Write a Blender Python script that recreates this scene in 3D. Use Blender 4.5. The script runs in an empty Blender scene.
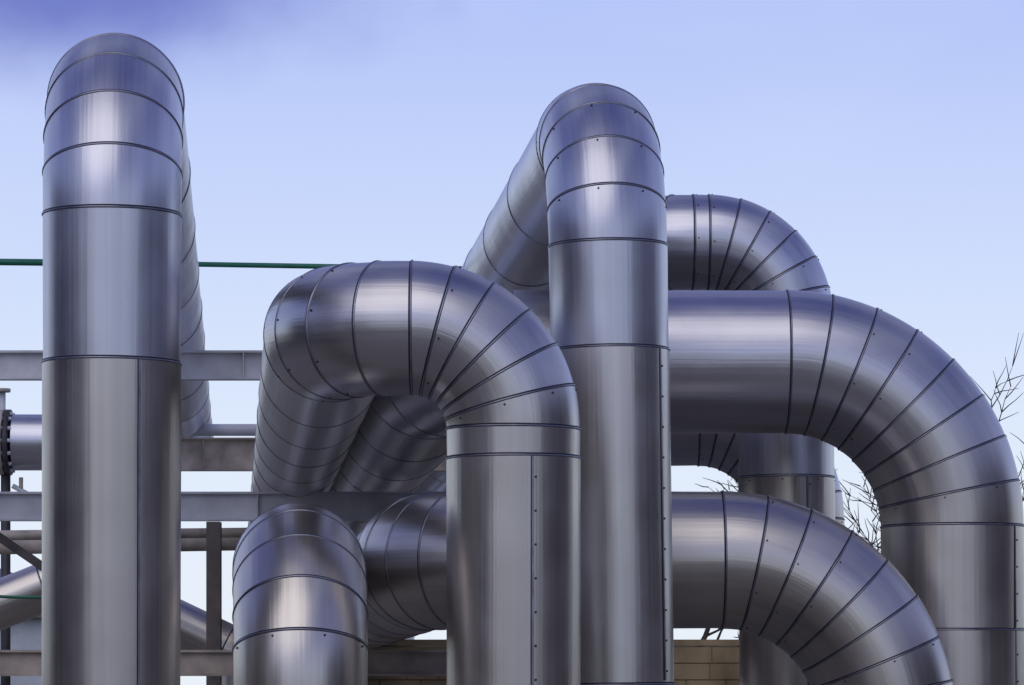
import bpy, math, random
from mathutils import Vector, Matrix, noise
random.seed(7)
scene=bpy.context.scene
F=3600.0; HY=690.0; VPX=235.0; CH=1.6
def P(px,py,d): return Vector(((px-512)*d/F, d, CH+(HY-py)*d/F))
U=Vector(((VPX-512)/F,1,0)).normalized()

# ---------------- materials ----------------
def newmat(name):
    m=bpy.data.materials.new(name); m.use_nodes=True
    nt=m.node_tree; b=nt.nodes['Principled BSDF']; return m,nt,b
def N(nt,t,**k):
    n=nt.nodes.new(t)
    for a,v in k.items(): setattr(n,a,v)
    return n
def cladding():
    m,nt,b=newmat('brushed_cladding'); L=nt.links.new
    uv=N(nt,'ShaderNodeUVMap'); at=N(nt,'ShaderNodeAttribute',attribute_name='rnd')
    comb=N(nt,'ShaderNodeCombineXYZ'); L(at.outputs['Fac'],comb.inputs[2]); L(at.outputs['Fac'],comb.inputs[0])
    sc=N(nt,'ShaderNodeVectorMath',operation='SCALE'); L(comb.outputs[0],sc.inputs[0]); sc.inputs['Scale'].default_value=37.0
    def tex(sx,sy,scale,detail,rough=.6):
        v=N(nt,'ShaderNodeVectorMath',operation='MULTIPLY'); L(uv.outputs[0],v.inputs[0]); v.inputs[1].default_value=(sx,sy,1)
        a=N(nt,'ShaderNodeVectorMath',operation='ADD'); L(v.outputs[0],a.inputs[0]); L(sc.outputs[0],a.inputs[1])
        n=N(nt,'ShaderNodeTexNoise'); L(a.outputs[0],n.inputs['Vector']); n.inputs['Scale'].default_value=scale
        n.inputs['Detail'].default_value=detail; n.inputs['Roughness'].default_value=rough; return n
    streak=tex(70,.5,1,3); streak2=tex(13,.12,1,2); cloud=tex(2.2,1.6,1,3); dent=tex(1.6,1.6,1,1,.4); spot=tex(9,9,1,3,.7)
    cr=N(nt,'ShaderNodeValToRGB'); cr.color_ramp.elements[0].color=(.42,.42,.45,1); cr.color_ramp.elements[1].color=(.66,.66,.71,1)
    cr.color_ramp.elements[0].position=.25; cr.color_ramp.elements[1].position=.85
    mx=N(nt,'ShaderNodeMath',operation='MULTIPLY_ADD'); L(streak2.outputs[0],mx.inputs[0]); mx.inputs[1].default_value=.5
    m2=N(nt,'ShaderNodeMath',operation='MULTIPLY'); L(cloud.outputs[0],m2.inputs[0]); m2.inputs[1].default_value=.3
    m4=N(nt,'ShaderNodeMath',operation='MULTIPLY_ADD'); L(streak.outputs[0],m4.inputs[0]); m4.inputs[1].default_value=.2; L(m2.outputs[0],m4.inputs[2]); L(m4.outputs[0],mx.inputs[2])
    m3=N(nt,'ShaderNodeMath',operation='MULTIPLY_ADD'); L(at.outputs['Fac'],m3.inputs[0]); m3.inputs[1].default_value=.16; L(mx.outputs[0],m3.inputs[2])
    L(m3.outputs[0],cr.inputs[0])
    gr=N(nt,'ShaderNodeMapRange'); L(spot.outputs[0],gr.inputs[0]); gr.inputs[1].default_value=.62; gr.inputs[2].default_value=.78; gr.inputs[3].default_value=0; gr.inputs[4].default_value=.12
    gm=N(nt,'ShaderNodeMix',data_type='RGBA'); L(gr.outputs[0],gm.inputs[0]); L(cr.outputs[0],gm.inputs[6]); gm.inputs[7].default_value=(.30,.28,.27,1)
    # warmer reflection tone painted into the lower sheets (per-sheet attribute)
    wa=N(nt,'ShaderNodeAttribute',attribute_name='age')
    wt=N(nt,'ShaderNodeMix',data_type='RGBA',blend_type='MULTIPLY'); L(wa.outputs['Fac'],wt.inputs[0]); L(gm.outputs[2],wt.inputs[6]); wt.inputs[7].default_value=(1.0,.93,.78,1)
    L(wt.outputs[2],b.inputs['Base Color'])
    b.inputs['Metallic'].default_value=1
    mr=N(nt,'ShaderNodeMapRange'); L(cloud.outputs[0],mr.inputs[0]); mr.inputs[1].default_value=.3; mr.inputs[2].default_value=.7; mr.inputs[3].default_value=.22; mr.inputs[4].default_value=.31
    mm=N(nt,'ShaderNodeMath',operation='MULTIPLY_ADD'); L(streak.outputs[0],mm.inputs[0]); mm.inputs[1].default_value=.14; L(mr.outputs[0],mm.inputs[2])
    L(mm.outputs[0],b.inputs['Roughness'])
    b1=N(nt,'ShaderNodeBump'); b1.inputs['Strength'].default_value=.5; b1.inputs['Distance'].default_value=.0018; L(streak.outputs[0],b1.inputs['Height'])
    b3=N(nt,'ShaderNodeBump'); b3.inputs['Strength'].default_value=.5; b3.inputs['Distance'].default_value=.004; L(streak2.outputs[0],b3.inputs['Height']); L(b1.outputs[0],b3.inputs['Normal'])
    b2=N(nt,'ShaderNodeBump'); b2.inputs['Strength'].default_value=.6; b2.inputs['Distance'].default_value=.014; L(dent.outputs[0],b2.inputs['Height'])
    L(b3.outputs[0],b2.inputs['Normal']); L(b2.outputs[0],b.inputs['Normal'])
    return m
def simple(name,col,rough=.6,metal=0,var=.25,scale=6,bump=.2,dist=.01,stretch=(1,1,1)):
    m,nt,b=newmat(name); L=nt.links.new
    tc=N(nt,'ShaderNodeTexCoord'); mp=N(nt,'ShaderNodeMapping'); mp.inputs['Scale'].default_value=stretch
    L(tc.outputs['Object'],mp.inputs[0])
    n=N(nt,'ShaderNodeTexNoise'); n.inputs['Scale'].default_value=scale; n.inputs['Detail'].default_value=4; L(mp.outputs[0],n.inputs['Vector'])
    cr=N(nt,'ShaderNodeValToRGB'); e=cr.color_ramp.elements; e[0].position=.3;e[1].position=.7
    e[0].color=tuple(c*(1-var) for c in col)+(1,); e[1].color=tuple(min(1,c*(1+var)) for c in col)+(1,)
    L(n.outputs[0],cr.inputs[0]); L(cr.outputs[0],b.inputs['Base Color'])
    b.inputs['Roughness'].default_value=rough; b.inputs['Metallic'].default_value=metal
    bp=N(nt,'ShaderNodeBump'); bp.inputs['Strength'].default_value=bump; bp.inputs['Distance'].default_value=dist
    L(n.outputs[0],bp.inputs['Height']); L(bp.outputs[0],b.inputs['Normal'])
    return m
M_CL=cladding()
M_BEAD=simple('seam_bead',(.26,.26,.30),.32,1,.3,8,.1)
M_DARK=simple('seam_gap',(.03,.03,.04),.6,.5)
M_SCREW=simple('screw_head',(.07,.07,.08),.5,.8)
M_GALV=simple('galvanised_steel',(.60,.61,.64),.6,.1,.2,3)
M_RUST=simple('weathered_steel',(.46,.40,.34),.7,.1,.35,4)
M_BLACK=simple('dark_steel',(.07,.065,.07),.6,.4,.4,5)
M_POST=simple('brown_painted_steel',(.15,.125,.115),.6,.1,.3,5)
M_GREEN=simple('green_paint',(.015,.15,.085),.4,0,.2,5)
M_WALL=simple('sandstone_render',(.40,.30,.16),.9,0,.45,2.2,.5,.02,(1,1,.5))
M_CONC=simple('concrete',(.35,.34,.32),.85,0,.2,5)
M_BRICK=simple('brick_wall',(.15,.12,.11),.85,0,.3,2)
M_ROOF=simple('roof_sheet',(.14,.14,.15),.6,.2,.2,1)
M_GLASS=simple('window_glass',(.03,.04,.05),.1,0,.2,1)
M_PALE=simple('pale_cladding',(.5,.52,.55),.6,0,.1,2)
M_BARK=simple('bark',(.07,.055,.045),.9,0,.3,10)
M_LEAF=simple('dark_foliage',(.06,.065,.045),.9,0,.4,1)
M_GRASS=simple('rough_grass',(.12,.11,.07),.95,0,.4,.6,.6,.05)
M_GRAVEL=simple('gravel',(.25,.23,.20),.95,0,.3,8,.5,.03)

class MB:
    def __init__(s): s.v=[];s.f=[];s.m=[];s.uv=[];s.r=[];s.sm=[];s.ag=[];s.age=0
    def quad(s,idx,mat,uv=None,r=0,smooth=True):
        s.f.append(idx); s.m.append(mat); s.uv.append(uv or [(0,0)]*len(idx)); s.r.append(r); s.sm.append(smooth); s.ag.append(s.age)
    def build(s,name,mats,parent=None):
        me=bpy.data.meshes.new(name); me.from_pydata([tuple(v) for v in s.v],[],s.f)
        for m in mats: me.materials.append(m)
        me.polygons.foreach_set('material_index',s.m); me.polygons.foreach_set('use_smooth',s.sm)
        ul=me.uv_layers.new(name='UVMap'); flat=[c for f in s.uv for p in f for c in p]
        ul.data.foreach_set('uv',flat)
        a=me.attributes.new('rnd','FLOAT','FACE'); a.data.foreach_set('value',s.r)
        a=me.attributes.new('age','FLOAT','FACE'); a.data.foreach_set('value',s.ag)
        me.update()
        o=bpy.data.objects.new(name,me); scene.collection.objects.link(o)
        if parent: o.parent=parent
        return o
    def box(s,c,X,Y,Z,hx,hy,hz,mat=0):
        b=len(s.v)
        for sx in(-1,1):
            for sy in(-1,1):
                for sz in(-1,1): s.v.append(c+X*sx*hx+Y*sy*hy+Z*sz*hz)
        for q in((0,1,3,2),(4,6,7,5),(0,4,5,1),(2,3,7,6),(0,2,6,4),(1,5,7,3)):
            s.quad([b+i for i in q],mat,smooth=False)
    def cyl(s,a,c,r0,r1,n=16,mat=0,caps=True):
        t=(c-a).normalized(); x=t.orthogonal().normalized(); y=t.cross(x); b=len(s.v)
        for p,r in((a,r0),(c,r1)):
            for i in range(n):
                q=2*math.pi*i/n; s.v.append(p+x*math.cos(q)*r+y*math.sin(q)*r)
        for i in range(n):
            j=(i+1)%n; s.quad([b+i,b+j,b+n+j,b+n+i],mat)
        if caps:
            s.quad([b+i for i in range(n)][::-1],mat,smooth=False); s.quad([b+n+i for i in range(n)],mat,smooth=False)
    def ibeam(s,a,c,h,w,tk=.02,mat=0):
        t=(c-a); ln=t.length; t.normalize(); z=Vector((0,0,1)); y=z.cross(t).normalized(); z=t.cross(y); mid=(a+c)/2
        s.box(mid+z*(h/2-tk/2),t,y,z,ln/2,w/2,tk/2,mat); s.box(mid-z*(h/2-tk/2),t,y,z,ln/2,w/2,tk/2,mat)
        s.box(mid,t,y,z,ln/2,tk/2,h/2-tk,mat)

NS=72
seedc=[0]
def pipe(name,pts,Rs,gores,r,seams,strips=(),lap=.004):
    seedc[0]+=1
    mb=MB(); rg=random.Random(seedc[0]*17)
    st=[]; n=None; S=pts[0]; seg_frames=[]
    for i in range(len(pts)-1):
        d=(pts[i+1]-pts[i]).normalized()
        if n is None:
            n=Vector((1,0,0)); n=(n-d*n.dot(d)).normalized(); b=d.cross(n)
        if i<len(pts)-2:
            d1=(pts[i+2]-pts[i+1]).normalized(); ang=d.angle(d1); T=Rs[i]*math.tan(ang/2); E=pts[i+1]-d*T
        else: E=pts[i+1]; ang=0
        L=(E-S).length; sl=seams[i]
        if isinstance(sl,(int,float)):
            k=max(1,round(L/sl)); ds=[L*j/k for j in range(1,k)]
        else: ds=[x for x in sorted(sl) if .02<x<L-.02]
        seg_frames.append((S.copy(),d.copy(),n.copy(),b.copy(),L))
        st.append((S,d,n.copy(),b.copy(),i>0,None))
        for x in ds: st.append((S+d*x,d,n.copy(),b.copy(),True,None))
        if ang>0:
            ax=d.cross(d1).normalized(); C=E+ax.cross(d)*Rs[i]; g=gores[i]; bi=(C,ax,ang/g)
            st.append((E,d,n.copy(),b.copy(),True,bi))
            for j in range(1,g):
                M=Matrix.Rotation(ang*j/g,3,ax)
                st.append((C+M@(E-C),M@d,M@n,M@b,True,bi))
            M=Matrix.Rotation(ang,3,ax); S=C+M@(E-C); n=M@n; b=M@b
        else: st.append((E,d,n.copy(),b.copy(),False,None))
    s2=[st[0]]
    for s in st[1:]:
        if (s[0]-s2[-1][0]).length>.06: s2.append(s)
        elif s[4]: s2[-1]=s
    v=0
    def ring(c,nn,bb,rr):
        k=len(mb.v)
        for a in range(NS):
            q=math.pi/2+2*math.pi*a/NS; mb.v.append(c+nn*(math.cos(q)*rr)+bb*(math.sin(q)*rr))
        return k
    Cc=2*math.pi*r
    def skin(k0,k1,v0,v1,mat,rnd):
        for a in range(NS):
            e=(a+1)%NS; u0=a/NS*Cc;u1=(a+1)/NS*Cc
            mb.quad([k0+a,k0+e,k1+e,k1+a],mat,[(u0,v0),(u1,v0),(u1,v1),(u0,v1)],rnd)
    for A,B in zip(s2[:-1],s2[1:]):
        ln=(B[0]-A[0]).length; rnd=rg.random(); w=rg.uniform(-.0015,.0015)
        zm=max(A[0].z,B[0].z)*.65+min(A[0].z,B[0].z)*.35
        mb.age=max(0,min(1,(4.3-zm)/1.5+rg.uniform(-.1,.1)))  # painted warm reflection tone grows towards the ground
        rs=[ring(A[0],A[2],A[3],r+w)]; fr=[0]
        if A[5]:
            C,ax,da=A[5]
            for f in (.2,.4,.6,.8):
                M=Matrix.Rotation(da*f,3,ax); arc=C+M@(A[0]-C); ch=A[0].lerp(B[0],f)
                c=ch.lerp(arc,.85); rs.append(ring(c,M@A[2],M@A[3],r+w+lap*f)); fr.append(f)
        rs.append(ring(B[0],B[2],B[3],r+lap+w)); fr.append(1)
        for k0,k1,f0,f1 in zip(rs[:-1],rs[1:],fr[:-1],fr[1:]): skin(k0,k1,v+ln*f0,v+ln*f1,0,rnd)
        v+=ln
    mb.age=0
    for s in s2:
        if not s[4]: continue
        c,t,nn,bb=s[:4]; h=.008
        tl=Vector((rg.uniform(-1,1),rg.uniform(-1,1),rg.uniform(-1,1)))*.006; t2=(t+tl).normalized()
        n2=(nn-t2*nn.dot(t2)).normalized(); b2v=t2.cross(n2); nn,bb,t=n2,b2v,t2
        prof=[(-.010,lap*.5),(-.008,h),(-.002,h+.002),(.003,h),(.0035,.001)]
        ks=[ring(c+t*o,nn,bb,r+q) for o,q in prof]
        for a,b2 in zip(ks[:-1],ks[1:]): skin(a,b2,0,.01,1,0)
        k0=ring(c+t*.0035,nn,bb,r+.003); k1=ring(c+t*.0115,nn,bb,r+.003); skin(k0,k1,0,.01,2,0)
    for (si,a0,a1,phi,scr) in strips:
        S0,d,nn,bb,L=seg_frames[si]; q=math.radians(phi); o=nn*math.cos(q)+bb*math.sin(q); tg=d.cross(o)
        a1=min(a1,L); mid=S0+d*((a0+a1)/2)+o*(r+.003)
        mb.box(mid,d,tg,o,(a1-a0)/2,.0028,.0035,2); mb.box(mid+tg*.010,d,tg,o,(a1-a0)/2,.007,.003,1)
        x=a0+.06
        while scr and x<a1:
            c=S0+d*x+o*(r+.004)+tg*.028; mb.cyl(c,c+o*.006,.008,.006,8,3); x+=.2
    for s in s2[1:-1]:
        if s[4] and rg.random()<.4:
            c,t,nn,bb=s[:4]
            q0=rg.random()*6
            for j in range(8):
                q=q0+j*2*math.pi/8; o=nn*math.cos(q)+bb*math.sin(q); p=c+t*-.03+o*(r+.003); mb.cyl(p,p+o*.005,.0075,.006,8,3)
    if pts[0].z<.05: mb.cyl(Vector((pts[0].x,pts[0].y,0)),Vector((pts[0].x,pts[0].y,.12)),r+.12,r+.12,32,4)
    return mb.build(name,[M_CL,M_BEAD,M_DARK,M_SCREW,M_CONC])
def zy(py,d): return CH+(HY-py)*d/F
def base(px,d):
    p=P(px,HY,d); p.z=0; return p
def runend(p,depth):
    k=(depth-p.y)/U.y; return p+U*k
NM='insulated_pipe'
# tall left riser, over and back
d=20.9; topA=P(112.5,80,d); EA=51.5; e=runend(topA,EA); DX=-2.45; e2=e+Vector((DX,0,0))
b0=base(110.5,d)
pipe(NM,[b0,topA,e,e2],[.785,.62],[5,5],.398,[[zy(357,d-.4),zy(620,d)-1.7],3,1.4],[(0,.2,zy(357,d-.4),-62,False)])
# centre riser
d=23.8; top2=P(606,124,d); b0=base(619,d); e=runend(top2,75)
pipe(NM,[b0,top2,e,Vector((e.x,e.y,0))],[.81,.7],[5,5],.39,[[zy(684,d-.4),zy(345,d-.4)],2.6,2],[(0,zy(684,d-.4)+.02,zy(345,d-.4),-36,True)])
# front loop
d=21.65; c1=P(513.5,328,d); c4=P(332,328,d); b0=base(513.5,d); e=runend(c4,75)
RE=(181.5*d/F-.001-101.3*d/F)
pipe(NM,[b0,c1,c4,e,Vector((e.x,e.y,0))],[101.3*d/F,RE/math.tan((math.pi/2-math.atan(-U.x/U.y))/2),.7],[6,4,5],.40,[[zy(454,d-.4)],[],2.2,2],[(0,.2,zy(454,d-.4),-75,True)])
# big right loop
d=27.0; c1=P(951,362,d); c5=P(435,362,d); b0=base(955,d); e=runend(c5,75)
pipe(NM,[b0,c1,c5,e,Vector((e.x,e.y,0))],[166*d/F,.62,.7],[8,3,5],71*d/F,[[zy(630,d)],1.6,2.8,2],[(0,zy(630,d),zy(526,d),-38,True),(0,.2,zy(630,d),-38,True)])
# rear right loop
d=29.4; c1=P(785,243,d); c3=P(645,243,d); b0=base(789,d); e=runend(c3,75)
pipe(NM,[b0,c1,c3,e,Vector((e.x,e.y,0))],[.63,.42,.7],[6,4,5],.39,[[zy(478,d),zy(330,d)],.6,3,2],[(0,.2,zy(478,d),-70,True)])
# rear lower loop
d=31.6; c1=P(798,420,d); c2=P(612,420,d); b0=base(799,d); e=runend(c2,75)
pipe(NM,[b0,c1,c2,e,Vector((e.x,e.y,0))],[100*d/F,.5,.7],[8,4,5],.40,[[],.4,3,2])
# lower right loop
d=25.8; c1=P(888,560,d); c2=P(427,560,d); b0=base(888,d); e=runend(c2,75)
pipe(NM,[b0,c1,c2,e,Vector((e.x,e.y,0))],[166*d/F,.62,.7],[8,5,5],.49,[[],.8,2.2,2])
# lower left riser
d=21.5; top7=P(301,565,d); b0=base(300,d); e=runend(top7,75)
pipe(NM,[b0,top7,e,Vector((e.x,e.y,0))],[.74,.7],[5,5],.40,[[1.1],2.2,2],[])
# low rear pipe
d=40; pts=[P(-140,660,d),P(75,575,d),P(240,655,d)]
pipe(NM,[Vector((pts[0].x-.6,d,0)),pts[0],pts[1],pts[2],Vector((pts[2].x,d,0))],[.5,.8,.3],[4,4,3],.27,[[],.9,.9,1])

# ---------- valve / flange ----------
vb=MB(); ee=runend(topA,EA)+Vector((DX,0,0)); X=Vector((1,0,0)); Zv=Vector((0,0,1))
vb.cyl(ee,ee-X*.04,.33,.33,32,0); vb.cyl(ee-X*.04,ee-X*.11,.47,.47,36,0); vb.cyl(ee-X*.13,ee-X*.20,.47,.47,36,2)
vb.cyl(ee-X*.20,ee-X*.6,.30,.22,32,0); vb.cyl(ee-X*.6,ee-X*.68,.36,.36,32,0)
for i in range(14):
    a=2*math.pi*i/14; o=Vector((0,math.cos(a),math.sin(a)))*.41; vb.cyl(ee+o+X*.0,ee+o-X*.26,.028,.028,8,1)
vb.cyl(ee-X*.17,ee-X*.17+Zv*.72,.05,.05,12,1); vb.cyl(ee-X*.17+Zv*.72,ee-X*.17+Zv*.77,.12,.12,20,2)
vb.cyl(ee-X*.12-Zv*.3,Vector((ee.x-.12,ee.y,0)),.07,.07,12,0)
vb.cyl(ee-X*.02-Zv*.62,ee+X*.42-Zv*.86,.035,.035,10,1); vb.cyl(ee+X*.1-Zv*.5,ee+X*.1-Zv*.9,.03,.03,10,2)
vb.build('flanged_valve',[M_BLACK,M_GALV,M_RUST])

# ---------- pipe rack ----------
rack=bpy.data.objects.new('pipe_rack',None); scene.collection.objects.link(rack)
def beam(nm,px0,px1,py0,py1,d,w,mat):
    h=(py1-py0)*d/F; m=MB(); c=(py0+py1)/2; m.ibeam(P(px0,c,d),P(px1,c,d),h,w)
    a=P(px0,c,d); bb=P(px1,c,d); n=max(2,int((bb.x-a.x)/1.3))
    for i in range(1,n):
        q=a+(bb-a)*i/n; m.box(q-Vector((0,w/4+.005,0)),Vector((1,0,0)),Vector((0,1,0)),Vector((0,0,1)),.006,w/4-.008,h/2-.021,0)
    return m.build(nm,[mat],rack)
beam('upper_beam',-60,700,351,380,32,.14,M_GALV)
beam('middle_beam',-60,735,492,521,33.0,.14,M_GALV)
beam('rear_beam',95,640,438,471,43,.16,M_RUST)
beam('lower_beam',-60,640,650,676,31,.12,M_RUST)
m=MB(); m.cyl(P(100,430,45),P(300,430,45),.075,.075,20,0); m.build('small_line',[M_GALV],rack)
m=MB(); m.cyl(P(-60,536,36),P(300,532,36),.05,.05,16,0); m.cyl(P(-60,547,38),P(300,541,38),.09,.09,16,0); m.build('service_lines',[M_RUST],rack)
def post(px,d,top,mat=M_POST,w=.13):
    m=MB(); p=P(px,top,d); c=Vector((p.x,p.y,p.z/2)); 
    X=Vector((1,0,0));Y=Vector((0,1,0))
    m.box(c+Y*w/2,X,Y,Zv,w/2,.01,p.z/2,0); m.box(c-Y*w/2,X,Y,Zv,w/2,.01,p.z/2,0); m.box(c,X,Y,Zv,.01,w/2-.01,p.z/2,0)
    m.box(Vector((p.x,p.y,.02)),X,Y,Zv,.2,.2,.02,0)
    m.build('post',[mat],rack)
post(214,33.0,522); post(-52,32.0,381,M_GALV,.2); post(640,32.0,381,M_GALV,.2); post(560,33.0,522); post(650,43,472); post(130,43,472); post(-52,33.0,522); post(560,31,677); post(150,31,677)
m=MB(); a,c=P(-55,500,33.4),P(150,640,33.4); t=(c-a).normalized(); m.box((a+c)/2,t,Vector((0,1,0)),t.cross(Vector((0,1,0))),(c-a).length/2,.03,.04,0); m.build('diagonal_brace',[M_POST],rack)
m=MB()
for (c0,rr,bd,by) in((c4,.40,33.0,492),(topA,.40,32,351),(top2,.39,32,351)):
    p=runend(c0,bd); zb=zy(by,bd); zt=p.z-rr+.02
    if zt>zb: m.box(Vector((p.x,p.y,(zb+zt)/2+.001)),Vector((1,0,0)),U,Zv,.14,.10,max(.01,(zt-zb)/2),0)
m.build('saddles',[M_GALV],rack)

# ---------- green gas line ----------
m=MB(); g=[P(-200,260,34),P(150,263.5,34),P(600,271,34)]
m.cyl(g[0],g[1],.032,.032,14,0); m.cyl(g[1],g[2],.024,.024,14,0); m.cyl(g[2],Vector((g[2].x,34,0)),.024,.024,14,0)
m.cyl(g[0],Vector((g[0].x,34,0)),.032,.032,14,0)
m.cyl(g[1]-Vector((.04,0,0)),g[1]+Vector((.04,0,0)),.045,.045,14,0)
m.build('green_gas_pipe',[M_GREEN])
m=MB(); prev=None
for i in range(25):
    t=i/24; p=P(-120+260*t,578+ 10*t+14*math.sin(math.pi*t),36)
    if prev: m.cyl(prev,p,.016,.016,8,0,False)
    prev=p
for q in (P(-120,578,36),P(140,588,36)): m.cyl(q,Vector((q.x,36,0)),.03,.03,8,0)
m.build('green_cable',[M_GREEN])

# ---------- low boundary wall ----------
m=MB(); x0=P(340,0,41).x; x1=P(1000,0,41).x; rgw=random.Random(4)
X=Vector((1,0,0));Y=Vector((0,1,0))
m.box(Vector(((x0+x1)/2,41.2,1.05)),X,Y,Zv,(x1-x0)/2,.17,1.05,0)
for row in range(11):
    x=x0+(.2 if row%2 else 0)
    while x<x1-.2:
        w=rgw.uniform(.25,.6); w=min(w,x1-x)
        m.box(Vector((x+w/2,41.02+rgw.uniform(-.012,.01),.1+row*.19)),X,Y,Zv,w/2-.006,.02,.089,0); x+=w
m.box(Vector(((x0+x1)/2,41.2,2.14)),X,Y,Zv,(x1-x0)/2+.05,.20,.035,0)
m.build('stone_wall',[M_WALL,M_CONC])

# ---------- ground ----------
m=MB(); S=3000; m.v+= [Vector((-S,-S,0)),Vector((S,-S,0)),Vector((S,S,0)),Vector((-S,S,0))]; m.quad([0,1,2,3],0,smooth=False); m.build('ground',[M_GRASS])
m=MB(); m.v+= [Vector((-14,-14,.004)),Vector((14,-14,.004)),Vector((14,80,.004)),Vector((-14,80,.004))]; m.quad([0,1,2,3],0,smooth=False); m.build('gravel_yard',[M_GRAVEL])

# ---------- buildings ----------
def shed(name,cx,cy,lx,ly,h,wall,roofm,rot=0):
    e=bpy.data.objects.new(name,None); scene.collection.objects.link(e); e.location=(cx,cy,0); e.rotation_euler[2]=rot
    w=MB(); w.box(Vector((0,0,h/2)),X,Y,Zv,lx/2,ly/2,h/2,0); w.build('walls',[wall],e)
    r=MB(); rh=lx*.18; k=.4
    r.v+=[Vector((-lx/2-k,-ly/2-k,h+.003)),Vector((lx/2+k,-ly/2-k,h+.003)),Vector((0,-ly/2-k,h+rh)),Vector((-lx/2-k,ly/2+k,h+.003)),Vector((lx/2+k,ly/2+k,h+.003)),Vector((0,ly/2+k,h+rh))]
    for q in([0,1,2],[3,5,4],[0,2,5,3],[1,4,5,2],[0,3,4,1]): r.quad(q,0,smooth=False)
    r.build('roof',[roofm],e)
    g=MB(); n=int(ly/4)
    for i in range(n):
        y=-ly/2+ly*(i+.5)/n
        for s in(-1,1): g.box(Vector((s*(lx/2+.01),y,h*.55)),X,Y,Zv,.03,1.0,h*.18,0)
    for s in(-1,1): g.box(Vector((0,s*(ly/2+.01),1.6)),X,Y,Zv,1.5,.03,1.6,0)
    g.build('windows',[M_GLASS],e)
shed('added_brick_shed',-26,10,12,36,8,M_BRICK,M_ROOF)  # out of view, added to give the pipes dark side reflections
shed('added_brick_shed',27,16,12,32,9,M_BRICK,M_ROOF)  # second added shed, out of view, darkens reflections from the right
shed('pale_shed',-19.5,110,16,20,3.6,M_PALE,M_ROOF)

# ---------- unseen treeline, added to dim low reflections on the pipes ----------
m=MB(); rg=random.Random(3)
for i in range(6000):
    a=rg.uniform(math.radians(115),math.radians(425)); R=rg.uniform(95,120)
    hmax=3.2+3.5*noise.noise(Vector((a*6,0,0)))+2*noise.noise(Vector((a*31,5,0)))
    z=rg.random()**.8*max(1.2,hmax); c=Vector((math.cos(a)*R,math.sin(a)*R,z)); s=rg.uniform(.5,1.3)
    n=Vector((rg.gauss(0,1),rg.gauss(0,1),rg.gauss(0,1))).normalized(); x=n.orthogonal().normalized(); y=n.cross(x); b=len(m.v)
    m.v+=[c-x*s,c-y*s*.7,c+x*s,c+y*s*.7]; m.quad([b,b+1,b+2,b+3],0,smooth=False)
m.build('added_treeline',[M_LEAF])

# ---------- bare trees ----------
def tree(name,px,d,height,spread,seed,depthlv=6,rmin=.008):
    rg=random.Random(seed); m=MB(); p0=P(px,HY,d); p0.z=0
    def br(p,dr,ln,r,lv):
        segs=3; q=p; dd=dr
        for i in range(segs):
            dd=(dd+Vector((rg.gauss(0,.13),rg.gauss(0,.13),rg.gauss(0,.1)+.03))).normalized()
            q2=q+dd*ln/segs; m.cyl(q,q2,r*(1-.22*i),r*(1-.22*(i+1)),6 if lv<2 else 3,0,False); q=q2
            if lv<depthlv and (i>0 or lv>0):
                for _ in range(1 if lv<2 else rg.choice((1,1,2))):
                    ax=Vector((rg.gauss(0,1),rg.gauss(0,1),rg.gauss(0,.5))).normalized()
                    nd=(dd+ax*spread).normalized(); br(q,nd,ln*rg.uniform(.55,.78),max(rmin,r*.5),lv+1)
    br(p0,Vector((0,0,1)),height*.42,height*.02,0)
    m.build(name,[M_BARK])
tree('bare_tree',1060,38,5.0,.8,5,5)
tree('bare_tree',850,48,5.0,.85,11,5,.011)
tree('bare_tree',862,53,5.8,.85,33,5,.011)
tree('bare_tree',700,52,4.9,.85,21,5,.011)

# ---------- world ----------
w=bpy.data.worlds.new('World'); scene.world=w; w.use_nodes=True; nt=w.node_tree; L=nt.links.new
bg=nt.nodes['Background']; bg.inputs['Strength'].default_value=.1
SE,SR=46,200
sky=N(nt,'ShaderNodeTexSky',sky_type='NISHITA'); sky.sun_disc=False; sky.sun_elevation=math.radians(SE); sky.sun_rotation=math.radians(SR)
tc=N(nt,'ShaderNodeTexCoord'); sep=N(nt,'ShaderNodeSeparateXYZ'); L(tc.outputs['Generated'],sep.inputs[0])
cr=N(nt,'ShaderNodeValToRGB'); L(sep.outputs['Z'],cr.inputs[0]); e=cr.color_ramp.elements
e[0].position=0; e[0].color=(.86,.92,1.0,1); e[1].position=1; e[1].color=(.055,.07,.28,1)
for p,c in((.06,(.77,.85,1.0)),(.11,(.65,.75,1.0)),(.19,(.46,.56,.97)),(.36,(.26,.31,.68)),(.6,(.11,.135,.40))):
    x=e.new(p); x.color=c+(1,)
mp=N(nt,'ShaderNodeMapping'); mp.inputs['Scale'].default_value=(1,1,2.6); L(tc.outputs['Generated'],mp.inputs[0])
nz=N(nt,'ShaderNodeTexNoise'); nz.inputs['Scale'].default_value=2.6; nz.inputs['Detail'].default_value=4; L(mp.outputs[0],nz.inputs['Vector'])
mr=N(nt,'ShaderNodeMapRange'); mr.inputs[1].default_value=.47; mr.inputs[2].default_value=.70; mr.inputs[3].default_value=0; mr.inputs[4].default_value=.65; L(nz.outputs[0],mr.inputs[0])
hz=N(nt,'ShaderNodeMapRange'); hz.inputs[1].default_value=-.1; hz.inputs[2].default_value=.3; L(sep.outputs['Z'],hz.inputs[0])
mu=N(nt,'ShaderNodeMath',operation='MULTIPLY'); L(mr.outputs[0],mu.inputs[0]); L(hz.outputs[0],mu.inputs[1])
mx=N(nt,'ShaderNodeMix',data_type='RGBA'); L(mu.outputs[0],mx.inputs[0]); L(cr.outputs[0],mx.inputs[6]); mx.inputs[7].default_value=(.76,.82,1.0,1)
dc=Vector((-.125,1,.197)).normalized()
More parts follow.
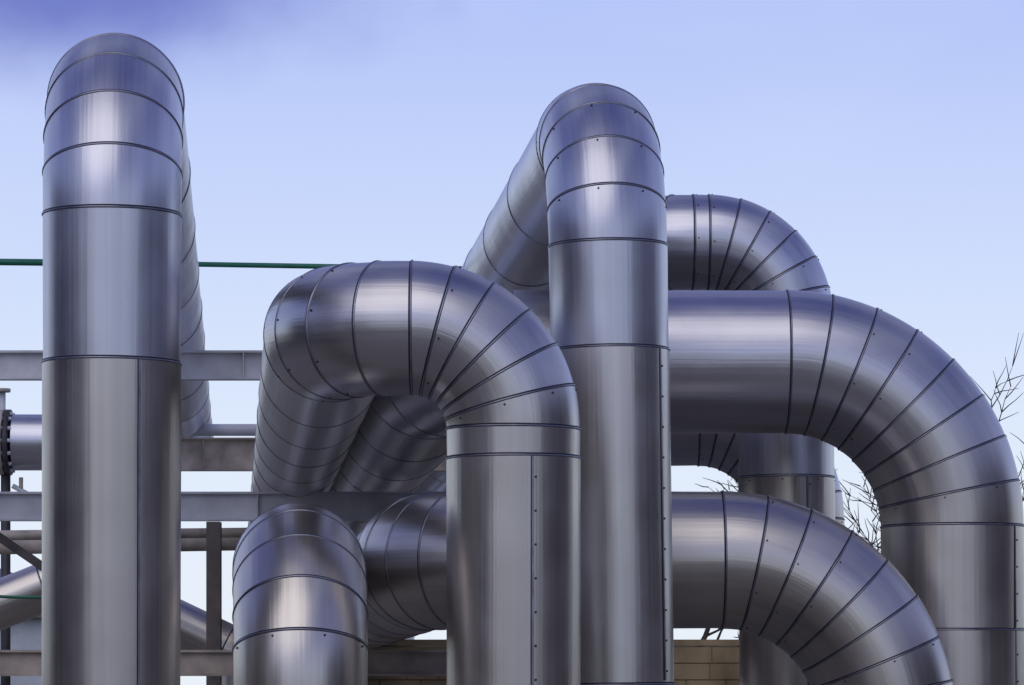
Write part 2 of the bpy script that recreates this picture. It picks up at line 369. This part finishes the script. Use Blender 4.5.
sb=N(nt,'ShaderNodeVectorMath',operation='SUBTRACT'); L(tc.outputs['Generated'],sb.inputs[0]); sb.inputs[1].default_value=dc
ml=N(nt,'ShaderNodeVectorMath',operation='MULTIPLY'); L(sb.outputs[0],ml.inputs[0]); ml.inputs[1].default_value=(1/.085,1/.3,1/.026)
le=N(nt,'ShaderNodeVectorMath',operation='LENGTH'); L(ml.outputs[0],le.inputs[0])
n2=N(nt,'ShaderNodeTexNoise'); n2.inputs['Scale'].default_value=24; n2.inputs['Detail'].default_value=4; L(tc.outputs['Generated'],n2.inputs['Vector'])
ad=N(nt,'ShaderNodeMath',operation='MULTIPLY_ADD'); L(n2.outputs[0],ad.inputs[0]); ad.inputs[1].default_value=1.0; L(le.outputs['Value'],ad.inputs[2])
m5=N(nt,'ShaderNodeMapRange',interpolation_type='SMOOTHSTEP'); L(ad.outputs[0],m5.inputs[0]); m5.inputs[1].default_value=.7; m5.inputs[2].default_value=1.8; m5.inputs[3].default_value=.95; m5.inputs[4].default_value=0
mx2=N(nt,'ShaderNodeMix',data_type='RGBA'); L(m5.outputs[0],mx2.inputs[0]); L(mx.outputs[2],mx2.inputs[6]); mx2.inputs[7].default_value=(.15,.185,.58,1)
s10=N(nt,'ShaderNodeVectorMath',operation='SCALE'); L(mx2.outputs[2],s10.inputs[0]); s10.inputs['Scale'].default_value=10
mx3=N(nt,'ShaderNodeMix',data_type='RGBA'); mx3.inputs[0].default_value=.93; L(sky.outputs[0],mx3.inputs[6]); L(s10.outputs[0],mx3.inputs[7])
L(mx3.outputs[2],bg.inputs['Color'])

# ---------- sun (behind thin cloud: soft) ----------
sd=bpy.data.lights.new('sun','SUN'); sd.energy=.75; sd.angle=math.radians(55); sd.color=(1,.96,.90)
so=bpy.data.objects.new('sun',sd); scene.collection.objects.link(so)
az=math.radians(SR); dirv=Vector((math.sin(az)*math.cos(math.radians(SE)),math.cos(az)*math.cos(math.radians(SE)),math.sin(math.radians(SE))))
so.rotation_euler=dirv.to_track_quat('Z','Y').to_euler(); so.location=(0,-20,30)

# ---------- camera ----------
cd=bpy.data.cameras.new('camera'); cd.sensor_width=36; cd.lens=F/1024*36; cd.shift_y=(HY-342.5)/1024; cd.clip_end=5000
co=bpy.data.objects.new('camera',cd); scene.collection.objects.link(co); co.location=(0,0,CH); co.rotation_euler=(math.radians(90),0,0)
scene.camera=co
scene.view_settings.view_transform='Standard'; scene.view_settings.look='None'; scene.view_settings.exposure=0
